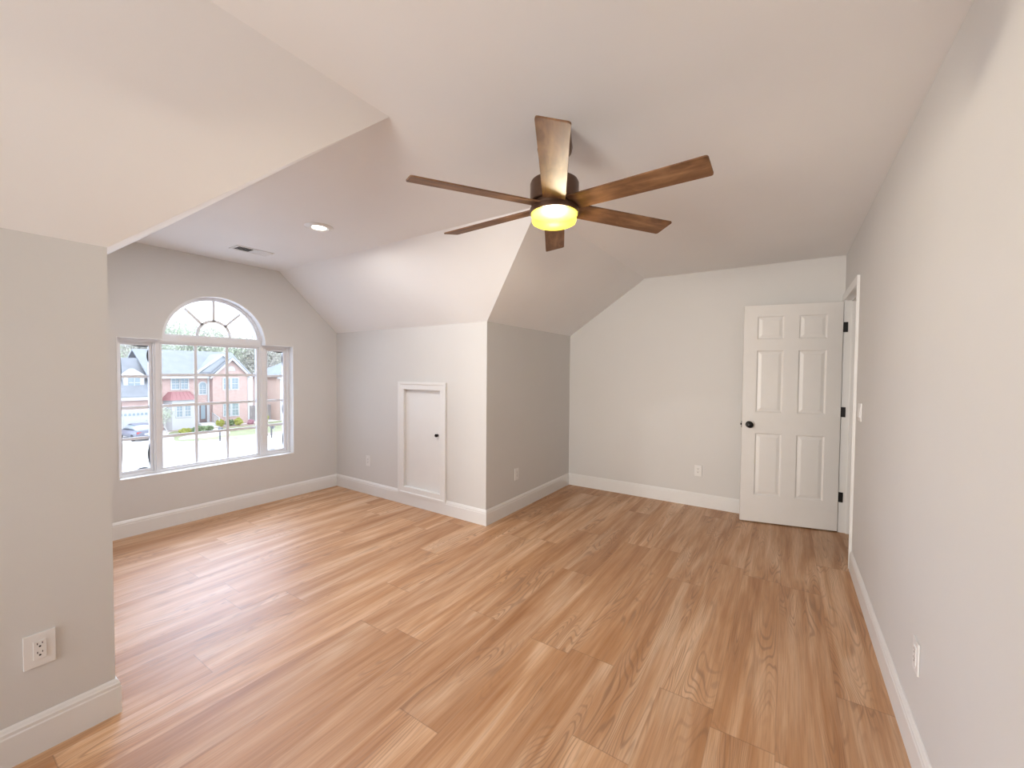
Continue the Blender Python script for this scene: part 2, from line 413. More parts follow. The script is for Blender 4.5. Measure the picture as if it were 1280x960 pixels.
# sashes (stiles and rails around each pane)
XS = XF - .018
def sash(name, y0, y1, z0, z1, gy0, gy1, gz0, gz1):
    bm = N(); yz(bm, rect(y0, y1, z0, z1), [rect(gy0, gy1, gz0, gz1)], XS, XS - .035)
    m = .006; yz(bm, rect(gy0 - .012, gy1 + .012, gz0 - .012, gz1 + .012), [rect(gy0 - .006, gy1 + .006, gz0 - .006, gz1 + .006)], XS + .004, XS)
    s = wobj('sash', bm, VINYL)
    return s
XG = XS - .020
SP = [('l', 1.072, 1.302, .50, 1.64, 1.090, 1.276, .532, 1.607, 1, 4), ('c', 1.340, 2.188, .50, 1.645, 1.366, 2.160, .518, 1.626, 3, 4), ('r', 2.240, 2.472, .50, 1.64, 2.268, 2.438, .536, 1.606, 1, 4)]
for k, y0, y1, z0, z1, gy0, gy1, gz0, gz1, nx, nz in SP:
    s = sash(k, y0, y1, z0, z1, gy0, gy1, gz0, gz1)
    bm = N(); yz(bm, rect(gy0, gy1, gz0, gz1), [], XG, XG - .004); wobj('pane', bm, GLASS, s)
    bm = N()
    for i in range(1, nz):
        z = gz0 + (gz1 - gz0) * i / nz; bxm(bm, XG - .014, XG - .006, gy0, gy1, z - .0125, z + .0125)
    for i in range(1, nx):
        y = gy0 + (gy1 - gy0) * i / nx; bxm(bm, XG - .013, XG - .007, y - .0125, y + .0125, gz0, gz1)
    if k == 'r': bxm(bm, XG - .013, XG - .008, 2.348, 2.352, gz0, gz0 + .268)
    wobj('grille', bm, VINYL, s)
    if k != 'c':
        bm = N()                      # loose dark glazing gasket bowing out of the edges
        def bow(a, b, w, edge, n=10):
            pts = []
            for i in range(n + 1):
                t = i / n; q = a + (b - a) * t; pts.append((q, w * sin(pi * t)))
            if edge == 'L': loop = [(gy0 + w_, q) for q, w_ in pts]
            if edge == 'R': loop = [(gy1 - w_, q) for q, w_ in pts]
            if edge == 'T': loop = [(q, gz1 - w_) for q, w_ in pts]
            if edge == 'B': loop = [(q, gz0 + w_) for q, w_ in pts]
            yz(bm, loop, [], XG + .004, XG + .001)
        if k == 'l':
            bow(1.25, 1.56, .009, 'L'); bow(.95, 1.2, .006, 'L'); bow(.56, .86, .009, 'L'); bow(1.46, 1.58, .011, 'R'); bow(.55, .75, .013, 'R')
            bow(gy0 + .07, gy1 + .03, .012, 'T'); bow(1.18, gy1, .012, 'B')
        else:
            bow(1.45, 1.60, .007, 'R'); bow(.92, 1.02, .006, 'R'); bow(.57, .70, .008, 'R'); bow(2.33, gy1 + .03, .012, 'T'); bow(gy0, 2.36, .006, 'B')
        wobj('gasket', bm, GASKET, s)
# arched sash with the sunburst grille
ag = half(.392, 1.676, 1.722)
bm = N(); yz(bm, half(.412, 1.672, 1.70), [ag], XS, XS - .035); s = wobj('arch_sash', bm, VINYL)
bm = N(); yz(bm, ag, [], XG, XG - .004); wobj('pane', bm, GLASS, s)
bm = N(); cz = 1.735; cy = YC + .01; w = .0125
inner = [(cy + r * cos(a), cz + r * sin(a)) for r, rng in ((.138 + w, range(0, 31)), (.138 - w, range(30, -1, -1))) for a in [pi * i / 30 for i in rng]]
yz(bm, inner, [], XG - .014, XG - .006)
bxm(bm, XG - .014, XG - .006, cy - .138 - w, cy - .138 + w, 1.71, cz); bxm(bm, XG - .014, XG - .006, cy + .138 - w, cy + .138 + w, 1.71, cz)
for a in (45, 90, 135):
    a = radians(a); d = Vector((0, cos(a), sin(a))); q = Vector((0, -sin(a), cos(a))) * w * .9
    r1 = .336 if a != pi / 2 else .345
    p0 = Vector((XG - .010, cy, cz)) + d * .135; p1 = Vector((XG - .010, cy, cz)) + d * r1
    vs = [bm.verts.new(p + s1 * q + Vector((s2 * .004, 0, 0))) for p in (p0, p1) for s1 in (-1, 1) for s2 in (-1, 1)]
    for f in [(0, 1, 3, 2), (4, 6, 7, 5), (0, 4, 5, 1), (2, 3, 7, 6), (0, 2, 6, 4), (1, 5, 7, 3)]: bm.faces.new([vs[i] for i in f])
wobj('sunburst_grille', bm, VINYL, s)

# ------------------------------------------------------------------ entry door frame and door
dr = struct_empty('door_1', (XR, 4.66, 0))
def dobj(name, bm, mat, parent=dr, smooth=None):
    bmesh.ops.translate(bm, verts=bm.verts, vec=(-XR, -4.66, 0)); return obj(name, bm, mat, parent, smooth)
JY0, JY1, JZ = 3.882, 4.662, 2.052
bm = N(); bxm(bm, XR - .002, XR + .124, DY0, JY0, 0, DZ); bxm(bm, XR - .002, XR + .124, JY1, DY1 - .001, 0, DZ); bxm(bm, XR - .002, XR + .124, JY0, JY1, JZ, DZ)
bxm(bm, XR + .045, XR + .08, JY0, JY0 + .012, 0, JZ); bxm(bm, XR + .045, XR + .08, JY1 - .012, JY1, 0, JZ); bxm(bm, XR + .045, XR + .08, JY0, JY1, JZ - .012, JZ)
dobj('jamb', bm, TRIM)
def casing(bm, y0, y1, z0, z1, wid, t=.017, x=XR, s=-1):
    """colonial casing round an opening: three mitred legs, stepped profile (distance from opening, thickness)"""
    prof = [(0.004, 0), (.004, t * .6), (.012, t * .72), (wid * .55, t * .85), (wid * .8, t), (wid, t), (wid, 0)]
    path = [((y0, -1, 0), z0, 0), ((y0, -1, 0), z1, 1), ((y1, 1, 0), z1, 1), ((y1, 1, 0), z0, 0)]
    rings = []
    for (y, sy, _), z, top in path:
        rings.append([bm.verts.new((x + s * th, y + sy * w_, z + top * w_)) for w_, th in prof])
    k = len(prof)
    for a, b in zip(rings, rings[1:]):
        for i in range(k): bm.faces.new((a[i], a[(i + 1) % k], b[(i + 1) % k], b[i]))
    bm.faces.new(rings[0]); bm.faces.new(rings[-1])
bm = N(); casing(bm, JY0 - .004, JY1 + .0, 0, JZ, .058); dobj('casing', bm, TRIM)
bm = N(); bxm(bm, XR + .008, XR + .034, JY0 - .001, JY0 + .002, .90, .96); o = dobj('strike_plate', bm, BLACK); o['label'] = 'small black strike plate'
# door leaf, swung open against the back wall
hinge = Vector((.402, 4.6415, 0)); free = Vector((-.345, 4.477, 0)); ang = math.atan2(free.y - hinge.y, free.x - hinge.x)
leaf_t = struct_empty('door_2', hinge); leaf_t.rotation_euler = (0, 0, ang)
# local frame: +x runs from hinge to free edge; +y points at the viewer side; the leaf lies in y in [-0.035, 0]
LW, LT = .765, .035
PAN = [(.112, .325), (.440, .655)]; PZ = [(.265, .850), (1.045, 1.622), (1.725, 1.938)]
bm = N()
pr = [(a, b, c, d) for a, b in PAN for c, d in PZ]
def R2(a, b, c, d, g=0): return [(a + g, c + g), (b - g, c + g), (b - g, d - g), (a + g, d - g)]
def band(bm, r1, y1, r2, y2):
    A = [bm.verts.new((p[0], y1, p[1])) for p in r1]; B = [bm.verts.new((p[0], y2, p[1])) for p in r2]
    for i in range(4): bm.faces.new((A[i], A[(i + 1) % 4], B[(i + 1) % 4], B[i]))
outer = [(0, .012), (LW, .012), (LW, 2.040), (0, 2.040)]
for ys, sg in ((0, -1), (-LT, 1)):
    loops = [outer] + [R2(*r) for r in pr]
    flat = [p for l in loops for p in l]; vs = [bm.verts.new((p[0], ys, p[1])) for p in flat]
    for t in tessellate_polygon([[Vector((p[0], p[1], 0)) for p in l] for l in loops]): bm.faces.new([vs[i] for i in t])
    for r in pr:
        band(bm, R2(*r), ys, R2(*r, g=.010), ys + sg * .009)
        band(bm, R2(*r, g=.010), ys + sg * .009, R2(*r, g=.016), ys + sg * .009)
        band(bm, R2(*r, g=.016), ys + sg * .009, R2(*r, g=.040), ys + sg * .003)
        bm.faces.new([bm.verts.new((p[0], ys + sg * .003, p[1])) for p in R2(*r, g=.040)])
band(bm, outer, 0, outer, -LT)
leaf = obj('door_leaf', bm, DOORP, leaf_t)
def knob(name, side, parent):
    s = 1 if side else -1; y0 = 0 if side else -LT
    bm = N()
    prof = [(.0, 0), (.031, 0), (.031, .006), (.026, .010), (.011, .012), (.010, .030), (.018, .036), (.0265, .044), (.0285, .052), (.026, .060), (.017, .065), (.0, .066)]
    lathe(bm, [(max(r, 1e-4), y0 + s * h) for r, h in prof], 32, (.705, 0, .927), 'Y', cap=False)
    o = obj(name, bm, BLACK, parent, 40); o['label'] = 'round black door knob'; return o
knob('door_knob', True, leaf_t); knob('door_knob', False, leaf_t)
bm = N(); bxm(bm, LW - .001, LW + .002, -.029, -.006, .895, .955); bxm(bm, LW, LW + .010, -.024, -.012, .918, .936); obj('latch', bm, BLACK, leaf_t)
for z in (.315, 1.072, 1.820):
    bm = N()
    # leaf plates: one on the jamb, one on the door edge, knuckle between
    tube(bm, (-.012, -LT - .002, z - .045), (-.012, -LT - .002, z + .045), .0065, .0065, 12)
    bxm(bm, -.002, .0005, -LT, -.004, z - .044, z + .044, .0008)
    h = obj('hinge', bm, BLACK, leaf_t, 40); h['label'] = 'black butt hinge'
    bm = N(); bxm(bm, XR - .022, XR + .020, JY1 - .006, JY1 - .002, z - .044, z + .044, .001); o = dobj('hinge_plate', bm, BLACK); o['label'] = 'black hinge plate'

# ------------------------------------------------------------------ attic access door in the dormer side wall
ad = struct_empty('door_3', (-3.09, on_far(-3.09), 0)); ad.rotation_euler = (0, 0, math.atan2(YF - YFW, KF - XW))
AX0, AX1, AZ0, AZ1 = -.262, .262, .190, 1.212
bm = N()
def ring_frame(bm, x0, x1, z0, z1, prof):
    """closed mitred moulding round an opening; prof (distance out, thickness towards the room)"""
    rings = [[bm.verts.new((x + sx * w_, -th, z + sz * w_)) for w_, th in prof] for x, sx, z, sz in ((x0, -1, z0, -1), (x1, 1, z0, -1), (x1, 1, z1, 1), (x0, -1, z1, 1))]
    k = len(prof)
    for q in range(4):
        a, b = rings[q], rings[(q + 1) % 4]
        for i in range(k): bm.faces.new((a[i], a[(i + 1) % k], b[(i + 1) % k], b[i]))
ring_frame(bm, AX0, AX1, AZ0, AZ1, [(0, -.05), (0, .012), (.004, .015), (.050, .017), (.058, .022), (.080, .022), (.080, 0)])
obj('casing', bm, TRIM, ad)
bm = N(); bxm(bm, AX0 - .004, AX1 + .004, .0215, .045, AZ0 - .004, AZ1 + .004)
obj('door_panel', bm, TRIM, ad)
bm = N(); lathe(bm, [(1e-4, .021), (.014, .021), (.014, .018), (.006, .016), (.006, .010), (.014, .004), (.0165, -.003), (.013, -.009), (1e-4, -.011)], 24, (.198, 0, .765), 'Y', cap=False)
o = obj('door_knob', bm, BLACK, ad, 40); o['label'] = 'small round black knob'

bm = N(); bxm(bm, AX0 - .03, AX1 + .03, .062, .10, AZ0 - .03, AZ1 + .03); obj('light_leak_board', bm, TRIM, ad)  # added unseen board, stops light coming through the wall hole

# ------------------------------------------------------------------ wall plates
def outlet(label, loc, rz, w=.072, h=.116, group=None, slots=True):
    """local: plate in the xz plane, facing -y"""
    t = thing('power_outlet', label, 'outlet', loc, rz, group)
    bm = N(); bxm(bm, -w / 2, w / 2, -.006, 0, -h / 2, h / 2, .002); obj('cover_plate', bm, PLATE, t)
    bm = N(); bxm(bm, -.0165, .0165, -.0085, -.004, -.0335, .0335, .0015); r = obj('receptacle', bm, PLATE, t)
    bm = N()
    for zc in (.019, -.013):
        bxm(bm, -.0075, -.0050, -.0088, -.008, zc + .001, zc + .008); bxm(bm, .0050, .0073, -.0088, -.008, zc + .002, zc + .008)
        lathe(bm, [(1e-4, -.0088), (.0032, -.0088), (.0032, -.008), (1e-4, -.008)], 16, (0, 0, zc - .006), 'Y', cap=False)
    o = obj('slot', bm, DARKHOLE, r)
    for z in (h / 2 - .012, -h / 2 + .012):
        bm = N(); lathe(bm, [(1e-4, -.0068), (.0028, -.0068), (.0028, -.0055), (1e-4, -.0055)], 12, (0, 0, z), 'Y', cap=False); obj('screw', bm, PLATE, t)
    return t
outlet('white power outlet low on the near left wall', (KN + .0005, .2915, .3785), radians(90), .080, .122)
outlet('white power outlet left of the small attic door, near the window corner', (-3.957, on_far(-3.957) - .0005, .378), math.atan2(YF - YFW, KF - XW))
outlet('white power outlet on the short wall just right of the outside corner', (KF + .0005, 3.511, .370), radians(90))
outlet('white power outlet on the back wall left of the open door', (-.759, YB - .0005, .378), 0)
outlet('white power outlet low on the right wall, seen nearly edge on', (XR - .0005, 2.046, .384), radians(-90))
t = thing('light_switch', 'white light switch on the right wall beside the doorway', 'switch', (XR - .0005, 3.600, 1.152), radians(-90))
bm = N(); bxm(bm, -.058, .058, -.007, 0, -.060, .060, .002); obj('cover_plate', bm, PLATE, t)
for x in (-.023, .023):
    bm = N(); prism(bm, [(-.0165, -.033), (.0165, -.033), (.0165, .033), (-.0165, .033)], [], lambda p: (x + p[0], -.006, p[1]), lambda p: (x + p[0], -.0105 + p[1] * .07, p[1])); obj('rocker', bm, PLATE, t)

# ------------------------------------------------------------------ ceiling register and recessed lamps
t = thing('air_vent', 'white louvred air vent in the dormer ceiling', 'vent', (-3.985, 1.818, H))
VX, VY = .083, .152
bm = N()
for (a, b, c, d) in ((-VX, VX, -VY, -VY + .022), (-VX, VX, VY - .022, VY), (-VX, -VX + .022, -VY + .022, VY - .022), (VX - .022, VX, -VY + .022, VY - .022)): bxm(bm, a, b, c, d, -.006, -.0005)
bxm(bm, -VX + .02, VX - .02, -.004, .004, -.006, -.0005)
obj('frame', bm, TRIM, t)
bm = N(); bxm(bm, -VX + .02, VX - .02, -VY + .02, VY - .02, -.0010, -.0004); obj('duct_opening', bm, DARKHOLE, t)
bm = N()
for i in range(16):
    y = -VY + .028 + i * (2 * VY - .056) / 15
    if abs(y) < .006: continue
    tilt = -.0052 if y < 0 else .0052
    vs = [bm.verts.new(p) for p in ((-VX + .02, y - tilt, -.0012), (VX - .02, y - tilt, -.0012), (VX - .02, y + tilt, -.0062), (-VX + .02, y + tilt, -.0062))]
    vs2 = [bm.verts.new(v_.co + Vector((0, .0008, 0))) for v_ in vs]
    bm.faces.new(vs); bm.faces.new(vs2[::-1])
    for k in range(4): bm.faces.new((vs[k], vs[(k + 1) % 4], vs2[(k + 1) % 4], vs2[k]))
obj('louvers', bm, TRIM, t)
bm = N(); bxm(bm, .056, .066, VY - .016, VY - .008, -.012, -.004, .001); obj('damper_lever', bm, TRIM, t)

def can(label, x, y, power, color=WARM):
    t = thing('recessed_light', label, 'ceiling light', (x, y, H))
    bm = N(); lathe(bm, [(.052, -.001), (.050, -.007), (.066, -.013), (.090, -.009), (.098, -.003), (.099, -.0005), (.052, -.0005)], 48, cap=False); obj('trim_ring', bm, TRIM, t, 30)
    bm = N(); lathe(bm, [(1e-4, -.0060), (.0505, -.0060), (.0505, -.003), (1e-4, -.003)], 48, cap=False); obj('lens', bm, CANLENS, t)
    l = light('recessed_lamp', 'AREA', (0, 0, -.016), power, color, shape='DISK', size=.10); l.parent = t
    return t
can('round lit recessed lamp in the dormer ceiling near the vent', -2.905, 1.79, CAN_POWER_FRONT, (1.0, .96, .93))

# ------------------------------------------------------------------ ceiling fan
FX, FY = -.879, 1.656
fan = thing('ceiling_fan', 'six-blade wooden ceiling fan with a lit drum lamp', 'ceiling fan', (FX, FY, H))
def fz(z): return z - H
bm = N(); lathe(bm, [(1e-4, 0), (.070, 0), (.074, fz(2.42)), (.078, fz(2.39)), (.074, fz(2.372)), (.05, fz(2.360)), (1e-4, fz(2.358))], 48, cap=False); obj('canopy', bm, BRONZE, fan, 35)
bm = N(); lathe(bm, [(.0135, fz(2.37)), (.0135, fz(2.24))], 24); lathe(bm, [(.026, fz(2.275)), (.030, fz(2.262)), (.030, fz(2.245)), (.02, fz(2.24))], 32); obj('downrod', bm, BRONZE, fan, 35)
bm = N(); lathe(bm, [(1e-4, fz(2.250)), (.090, fz(2.250)), (.103, fz(2.244)), (.1075, fz(2.234)), (.1075, fz(2.156)), (.104, fz(2.152)), (1e-4, fz(2.152))], 64, cap=False); obj('motor_housing', bm, BRONZE, fan, 30)
bm = N(); lathe(bm, [(1e-4, fz(2.155)), (.092, fz(2.155)), (.092, fz(2.129)), (.106, fz(2.127)), (.108, fz(2.123)), (.108, fz(2.108)), (.105, fz(2.104)), (.098, fz(2.104)), (1e-4, fz(2.118))], 64, cap=False); obj('light_kit_ring', bm, BRONZE, fan, 30)
bm = N(); lathe(bm, [(.098, fz(2.108)), (.102, fz(2.104)), (.102, fz(2.098)), (.0985, fz(2.096)), (.0985, fz(2.076)), (.095, fz(2.066)), (.086, fz(2.061)), (.05, fz(2.058)), (1e-4, fz(2.057))], 64, cap=False); lg = obj('lamp_shade', bm, LAMPGLASS, fan, 40); lg['label'] = 'glowing frosted glass drum shade'
bm = N(); lathe(bm, [(1e-4, fz(2.1165)), (.096, fz(2.1055)), (.096, fz(2.1035)), (1e-4, fz(2.1035))], 48, cap=False); obj('light_stop_plate', bm, DARKHOLE, fan)  # added black plate, keeps the lit ring from showing through the shade
TH0 = 5.190; PITCH = radians(-13)
for i in range(6):
    bm = N()
    L0, L1 = .085, .640; w0, w1, th = .049, .055, .006; rc = .010
    pts = [(L0, -w0), (L1 - rc, -w1)] + [(L1 - rc + rc * sin(a), -w1 + rc - rc * cos(a)) for a in (pi / 6, pi / 3, pi / 2)] + [(L1, w1 - rc)] + [(L1 - rc + rc * cos(a), w1 - rc + rc * sin(a)) for a in (pi / 6, pi / 3, pi / 2)] + [(L0, w0)]
    prism(bm, pts, [], lambda p: (p[0], p[1], -th / 2), lambda p: (p[0], p[1], th / 2))
    b = obj('fan_blade', bm, BLADE, fan); a = TH0 + i * pi / 3
    b.matrix_basis = Matrix.Translation((0, 0, fz(2.138))) @ Matrix.Rotation(a, 4, 'Z') @ Matrix.Rotation(PITCH, 4, 'X')
    b['label'] = 'brown wood-grain fan blade'
    bm = N(); bxm(bm, .07, .15, -.022, .022, .003, .007, .001); br = obj('blade_bracket', bm, BRONZE, b)
l = light('fan_lamp', 'POINT', (0, 0, fz(2.088)), FAN_POWER, (1.0, .92, .82), shadow_soft_size=.05); l.parent = fan

# ------------------------------------------------------------------ outdoors
def brick_mat(name, c1, c2, mortar, scale=1.0):
    t = NT(name); g = t.n('ShaderNodeTexCoord').outputs['Object']
    s = t.n('ShaderNodeSeparateXYZ'); t.l(g, s.inputs[0]); c = t.n('ShaderNodeCombineXYZ')
    t.l(t.math('ADD', s.outputs[0], s.outputs[1]), c.inputs[0]); t.l(s.outputs[2], c.inputs[1])
    b = t.n('ShaderNodeTexBrick'); t.l(c.outputs[0], b.inputs['Vector']); b.inputs['Scale'].default_value = scale
    b.inputs['Color1'].default_value = (*c1, 1); b.inputs['Color2'].default_value = (*c2, 1); b.inputs['Mortar'].default_value = (*mortar, 1)
    b.inputs['Brick Width'].default_value = .22; b.inputs['Row Height'].default_value = .075; b.inputs['Mortar Size'].default_value = .008
    f = t.noise(g, .9, 3)
    t.l(t.mix(t.math('MULTIPLY', f, .5), b.outputs[0], tuple(x * 1.25 for x in c1)), t.b.inputs['Base Color']); t.b.inputs['Roughness'].default_value = .85
    return t.m
BRICK = brick_mat('red_brick', (0.321, 0.206, 0.184), (0.412, 0.289, 0.262), (0.524, 0.483, 0.455))
BRICK2 = brick_mat('orange_brick', (0.426, 0.296, 0.237), (0.495, 0.364, 0.306), (0.540, 0.497, 0.453))
ROOF = paint('grey_shingle', (0.191, 0.207, 0.230), .9, .08, 1.2)
ROOFD = paint('dark_shingle', (0.163, 0.178, 0.200), .9, .08, 1.2)
PALES = paint('pale_siding', (0.342, 0.367, 0.393), .8, .03, 1)
MAILM = paint('mailbox_grey', (.07, .07, .075), .6, .05, 3)
REDMETAL = paint('red_metal_roof', (0.272, 0.129, 0.133), .6, .04, 2)
PANEX = paint('painted_sky_glass', (0.203, 0.257, 0.288), .35, .1, .4)  # pale blue sky reflection is painted into the pane colour
PANEG = paint('green_blinds_glass', (0.187, 0.241, 0.241), .35, .1, .6)
DOORX = paint('dark_red_door', (0.133, 0.093, 0.093), .5, .05, 2)
GRASS = paint('lawn_grass', (0.198, 0.213, 0.114), .95, .22, .35)
ASPHALT = paint('pale_concrete', (0.572, 0.572, 0.572), .9, .05, .15)
MULCH = paint('mulch', (0.291, 0.231, 0.196), .95, .15, 1)
BUSHY = paint('yellow_green_leaf', (0.414, 0.427, 0.109), .8, .2, 3)
BUSHG = paint('green_leaf', (0.209, 0.276, 0.144), .8, .25, 3)
BUSHP = paint('pink_flower_leaf', (0.469, 0.257, 0.309), .8, .2, 3)
LEAF_A = paint('spring_leaf', (0.414, 0.459, 0.354), .8, .15, .5)
LEAF_B = paint('pale_olive_leaf', (0.430, 0.430, 0.370), .8, .15, .5)
BARK = paint('grey_bark', (0.431, 0.414, 0.399), .9, .15, 2)
CARB = metal('car_paint', (0.138, 0.145, 0.185), .4, .2)
CARG = paint('car_glass', (0.190, 0.228, 0.257), .3)
TYRE = paint('tyre_rubber', (.02, .02, .02), .8)
WOODF = paint('fence_wood', (0.285, 0.266, 0.257), .9, .12, 1)

bm = N()
bmesh.ops.create_grid(bm, x_segments=2, y_segments=2, size=150)
bmesh.ops.translate(bm, verts=bm.verts, vec=(-120, 20, GZ)); g = obj('street_ground', bm, ASPHALT); g['kind'] = 'structure'
def slab(name, label, cat, pts, z1, mat, z0=GZ):
    bm = N(); prism(bm, pts, [], lambda p: (p[0], p[1], z0), lambda p: (p[0], p[1], z1)); return tag(obj(name, bm, mat), label, cat)
def smooth_loop(pts, n=8):
    out = []; k = len(pts)
    for i in range(k):
        p0, p1, p2, p3 = [Vector(pts[(i + j - 1) % k]) for j in range(4)]
        for q in range(n):
            t = q / n; out.append(tuple(.5 * ((2 * p1) + (p2 - p0) * t + (2 * p0 - 5 * p1 + 4 * p2 - p3) * t * t + (3 * p1 - p0 - 3 * p2 + p3) * t ** 3)))
    return out
slab('front_lawn', 'curved green front lawn before the brick house', 'lawn', smooth_loop([(-45.6, 14.6), (-44.2, 17.6), (-43.4, 20.5), (-43.6, 25), (-50, 33), (-54.2, 31), (-54.1, 24), (-53.6, 16.8), (-49, 15.2)]), GZ + .03, GRASS)
slab('mulch_bed', 'brown mulch bed along the base of the brick house', 'garden bed', smooth_loop([(-53.5, 16.6), (-52.3, 18.6), (-52.6, 21.5), (-52.0, 25.0), (-53.6, 25.6), (-54.0, 21.6), (-54.1, 16.5)]), GZ + .06, MULCH, GZ + .025)
slab('side_mulch_strip', 'reddish mulch strip at the street edge of the lawn', 'garden bed', smooth_loop([(-43.9, 17.4), (-43.0, 20.0), (-43.2, 23.5), (-44.3, 23.4), (-44.6, 20.2), (-44.9, 17.6)]), GZ + .05, MULCH, GZ + .025)
slab('front_walkway', 'pale concrete walkway curving across the lawn to the front door', 'path', smooth_loop([(-46.8, 15.0), (-46.2, 17.0), (-47.2, 19.2), (-50.5, 20.2), (-54.5, 20.4), (-54.5, 19.5), (-50.6, 19.1), (-48.8, 17.8), (-48.6, 16.0)]), GZ + .045, ASPHALT, GZ + .025)

# --- brick house across the street
XH = -55.0
hs = thing('brick_house', 'red brick house with grey roof, white bay and garage wing across the street', 'house', (XH, 20, GZ))
def hob(name, bm, mat, parent=hs, base=hs):
    bmesh.ops.translate(bm, verts=bm.verts, vec=-base.location); return obj(name, bm, mat, parent)
EZ = .72
bm = N(); bxm(bm, XH - 9, XH - .5, 15.2, 24.6, GZ - .2, EZ)
bxm(bm, XH - .6, XH, 20.75, 24.6, GZ - .2, EZ)
prism(bm, [(20.75, EZ), (24.6, EZ), (22.68, 2.65)], [], lambda p: (XH, p[0], p[1]), lambda p: (XH - 3, p[0], p[1]))
hob('brick_walls', bm, BRICK)
# main roof, ridge parallel to the street
bm = N()
def slope(bm, pts, th=.15):
    A = [bm.verts.new(p) for p in pts]; B = [bm.verts.new(Vector(p) + Vector((0, 0, th))) for p in pts]; n = len(pts)
    bm.faces.new(A); bm.faces.new(B[::-1])
    for i in range(n): bm.faces.new((A[i], A[(i + 1) % n], B[(i + 1) % n], B[i]))
RZ = 3.5
slope(bm, [(XH, 14.9, EZ), (XH, 24.95, EZ), (XH - 4.6, 24.6, RZ), (XH - 4.6, 14.9, RZ)])
slope(bm, [(XH - 9.4, 14.9, EZ), (XH - 9.4, 24.95, EZ), (XH - 4.6, 24.6, RZ), (XH - 4.6, 14.9, RZ)])
hob('main_roof', bm, ROOF)
bm = N()
slope(bm, [(XH + .35, 20.35, EZ - .1), (XH + .35, 22.68, 2.85), (XH - 4.2, 22.68, 2.85), (XH - 1.0, 20.35, EZ - .1)])
slope(bm, [(XH + .35, 24.8, EZ - .1), (XH + .35, 22.68, 2.85), (XH - 4.2, 22.68, 2.85), (XH - 1.0, 24.8, EZ - .1)])
hob('gable_roof', bm, ROOF)
bm = N()
for s, y in ((1, 20.42), (-1, 24.8)):
    a = Vector((XH + .4, y, EZ - .15)); b = Vector((XH + .4, 22.68, 2.9)); q = Vector((0, 0, .26))
    vs = [bm.verts.new(p + Vector((dx, 0, 0))) for p in (a, b, b - q * 1.2, a - q * .9) for dx in (0, -.12)]
    for f in ((0, 2, 4, 6), (1, 3, 5, 7), (0, 1, 3, 2), (2, 3, 5, 4), (4, 5, 7, 6), (6, 7, 1, 0)): bm.faces.new([vs[i] for i in f])
bxm(bm, XH + .0, XH + .12, 14.9, 20.4, EZ - .28, EZ + .02)
bxm(bm, XH - .02, XH + .05, 24.45, 24.62, GZ, EZ - .1)
bxm(bm, XH - .5, XH - .42, 20.4, 20.58, GZ, EZ - .1)
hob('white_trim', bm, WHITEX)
bm = N(); prism(bm, [(19.35, EZ), (24.6, EZ), (21.95, 3.05)], [], lambda p: (XH - .45, p[0], p[1]), lambda p: (XH - 3.5, p[0], p[1])); hob('rear_gable', bm, PALES)
bm = N(); prism(bm, [(19.05, EZ - .05), (21.95, 3.05), (24.75, EZ), (24.75, EZ + .22), (21.95, 3.32), (19.05, EZ + .2)], [], lambda p: (XH - .25, p[0], p[1]), lambda p: (XH - .50, p[0], p[1])); hob('rear_gable_rake', bm, WHITEX)
bm = N(); prism(bm, [(19.07, EZ - .05), (21.95, 3.03), (24.73, EZ), (24.73, EZ + .19), (21.95, 3.29), (19.07, EZ + .17)], [], lambda p: (XH - .49, p[0], p[1]), lambda p: (XH - 4.4, p[0], p[1])); hob('rear_gable_roof', bm, ROOF)
bm = N(); prism(bm, [(22.68 + .42 * cos(pi * i / 16), 1.30 + .55 * sin(pi * i / 16)) for i in range(17)], [], lambda p: (XH + .04, p[0], p[1]), lambda p: (XH - .02, p[0], p[1])); hob('gable_vent', bm, WHITEX)
def hwin(y0, y1, z0, z1, x, nx=2, nz=2, pane=PANEX, arch=False, base=hs):
    bm = N(); fr = .11
    def shp(g):
        p = [(y0 - g, z0 - g), (y1 + g, z0 - g), (y1 + g, z1 + (0 if arch else g))]
        if arch: r = (y1 - y0) / 2 + g; p += [((y0 + y1) / 2 + r * cos(pi * i / 12), z1 + r * sin(pi * i / 12)) for i in range(1, 12)]
        p.append((y0 - g, z1 + (0 if arch else g))); return p
    prism(bm, shp(fr), [shp(0)], lambda p: (x + .06, p[0], p[1]), lambda p: (x - .04, p[0], p[1]))
    bxm(bm, x - .02, x + .05, y0, y1, (z0 + z1) / 2 - .04, (z0 + z1) / 2 + .04)
    w_ = hob('window', bm, WHITEX, base, base)
    bm = N(); prism(bm, shp(.01), [], lambda p: (x + .005, p[0], p[1]), lambda p: (x - .03, p[0], p[1])); hob('pane', bm, pane, w_, base)
    bm = N()
    for i in range(1, nx): y = y0 + (y1 - y0) * i / nx; bxm(bm, x, x + .03, y - .018, y + .018, z0, z1)
    for i in range(1, nz * 2): z = z0 + (z1 - z0) * i / (nz * 2); bxm(bm, x, x + .03, y0, y1, z - .015, z + .015)
    hob('muntin', bm, WHITEX, w_, base)
XM = XH - .5
for y0, y1 in ((16.98, 17.62), (17.80, 18.42)): hwin(y0 + .12, y1 + .12, -.72, .40, XM)
hwin(19.62, 20.26, -1.35, -.35, XM, 2, 2, PANEX, True)
for y0, y1 in ((21.86, 22.50), (22.74, 23.38)):
    hwin(y0, y1, -.85, .42, XH); hwin(y0, y1, -4.0, -2.55, XH, 2, 2, PANEG)
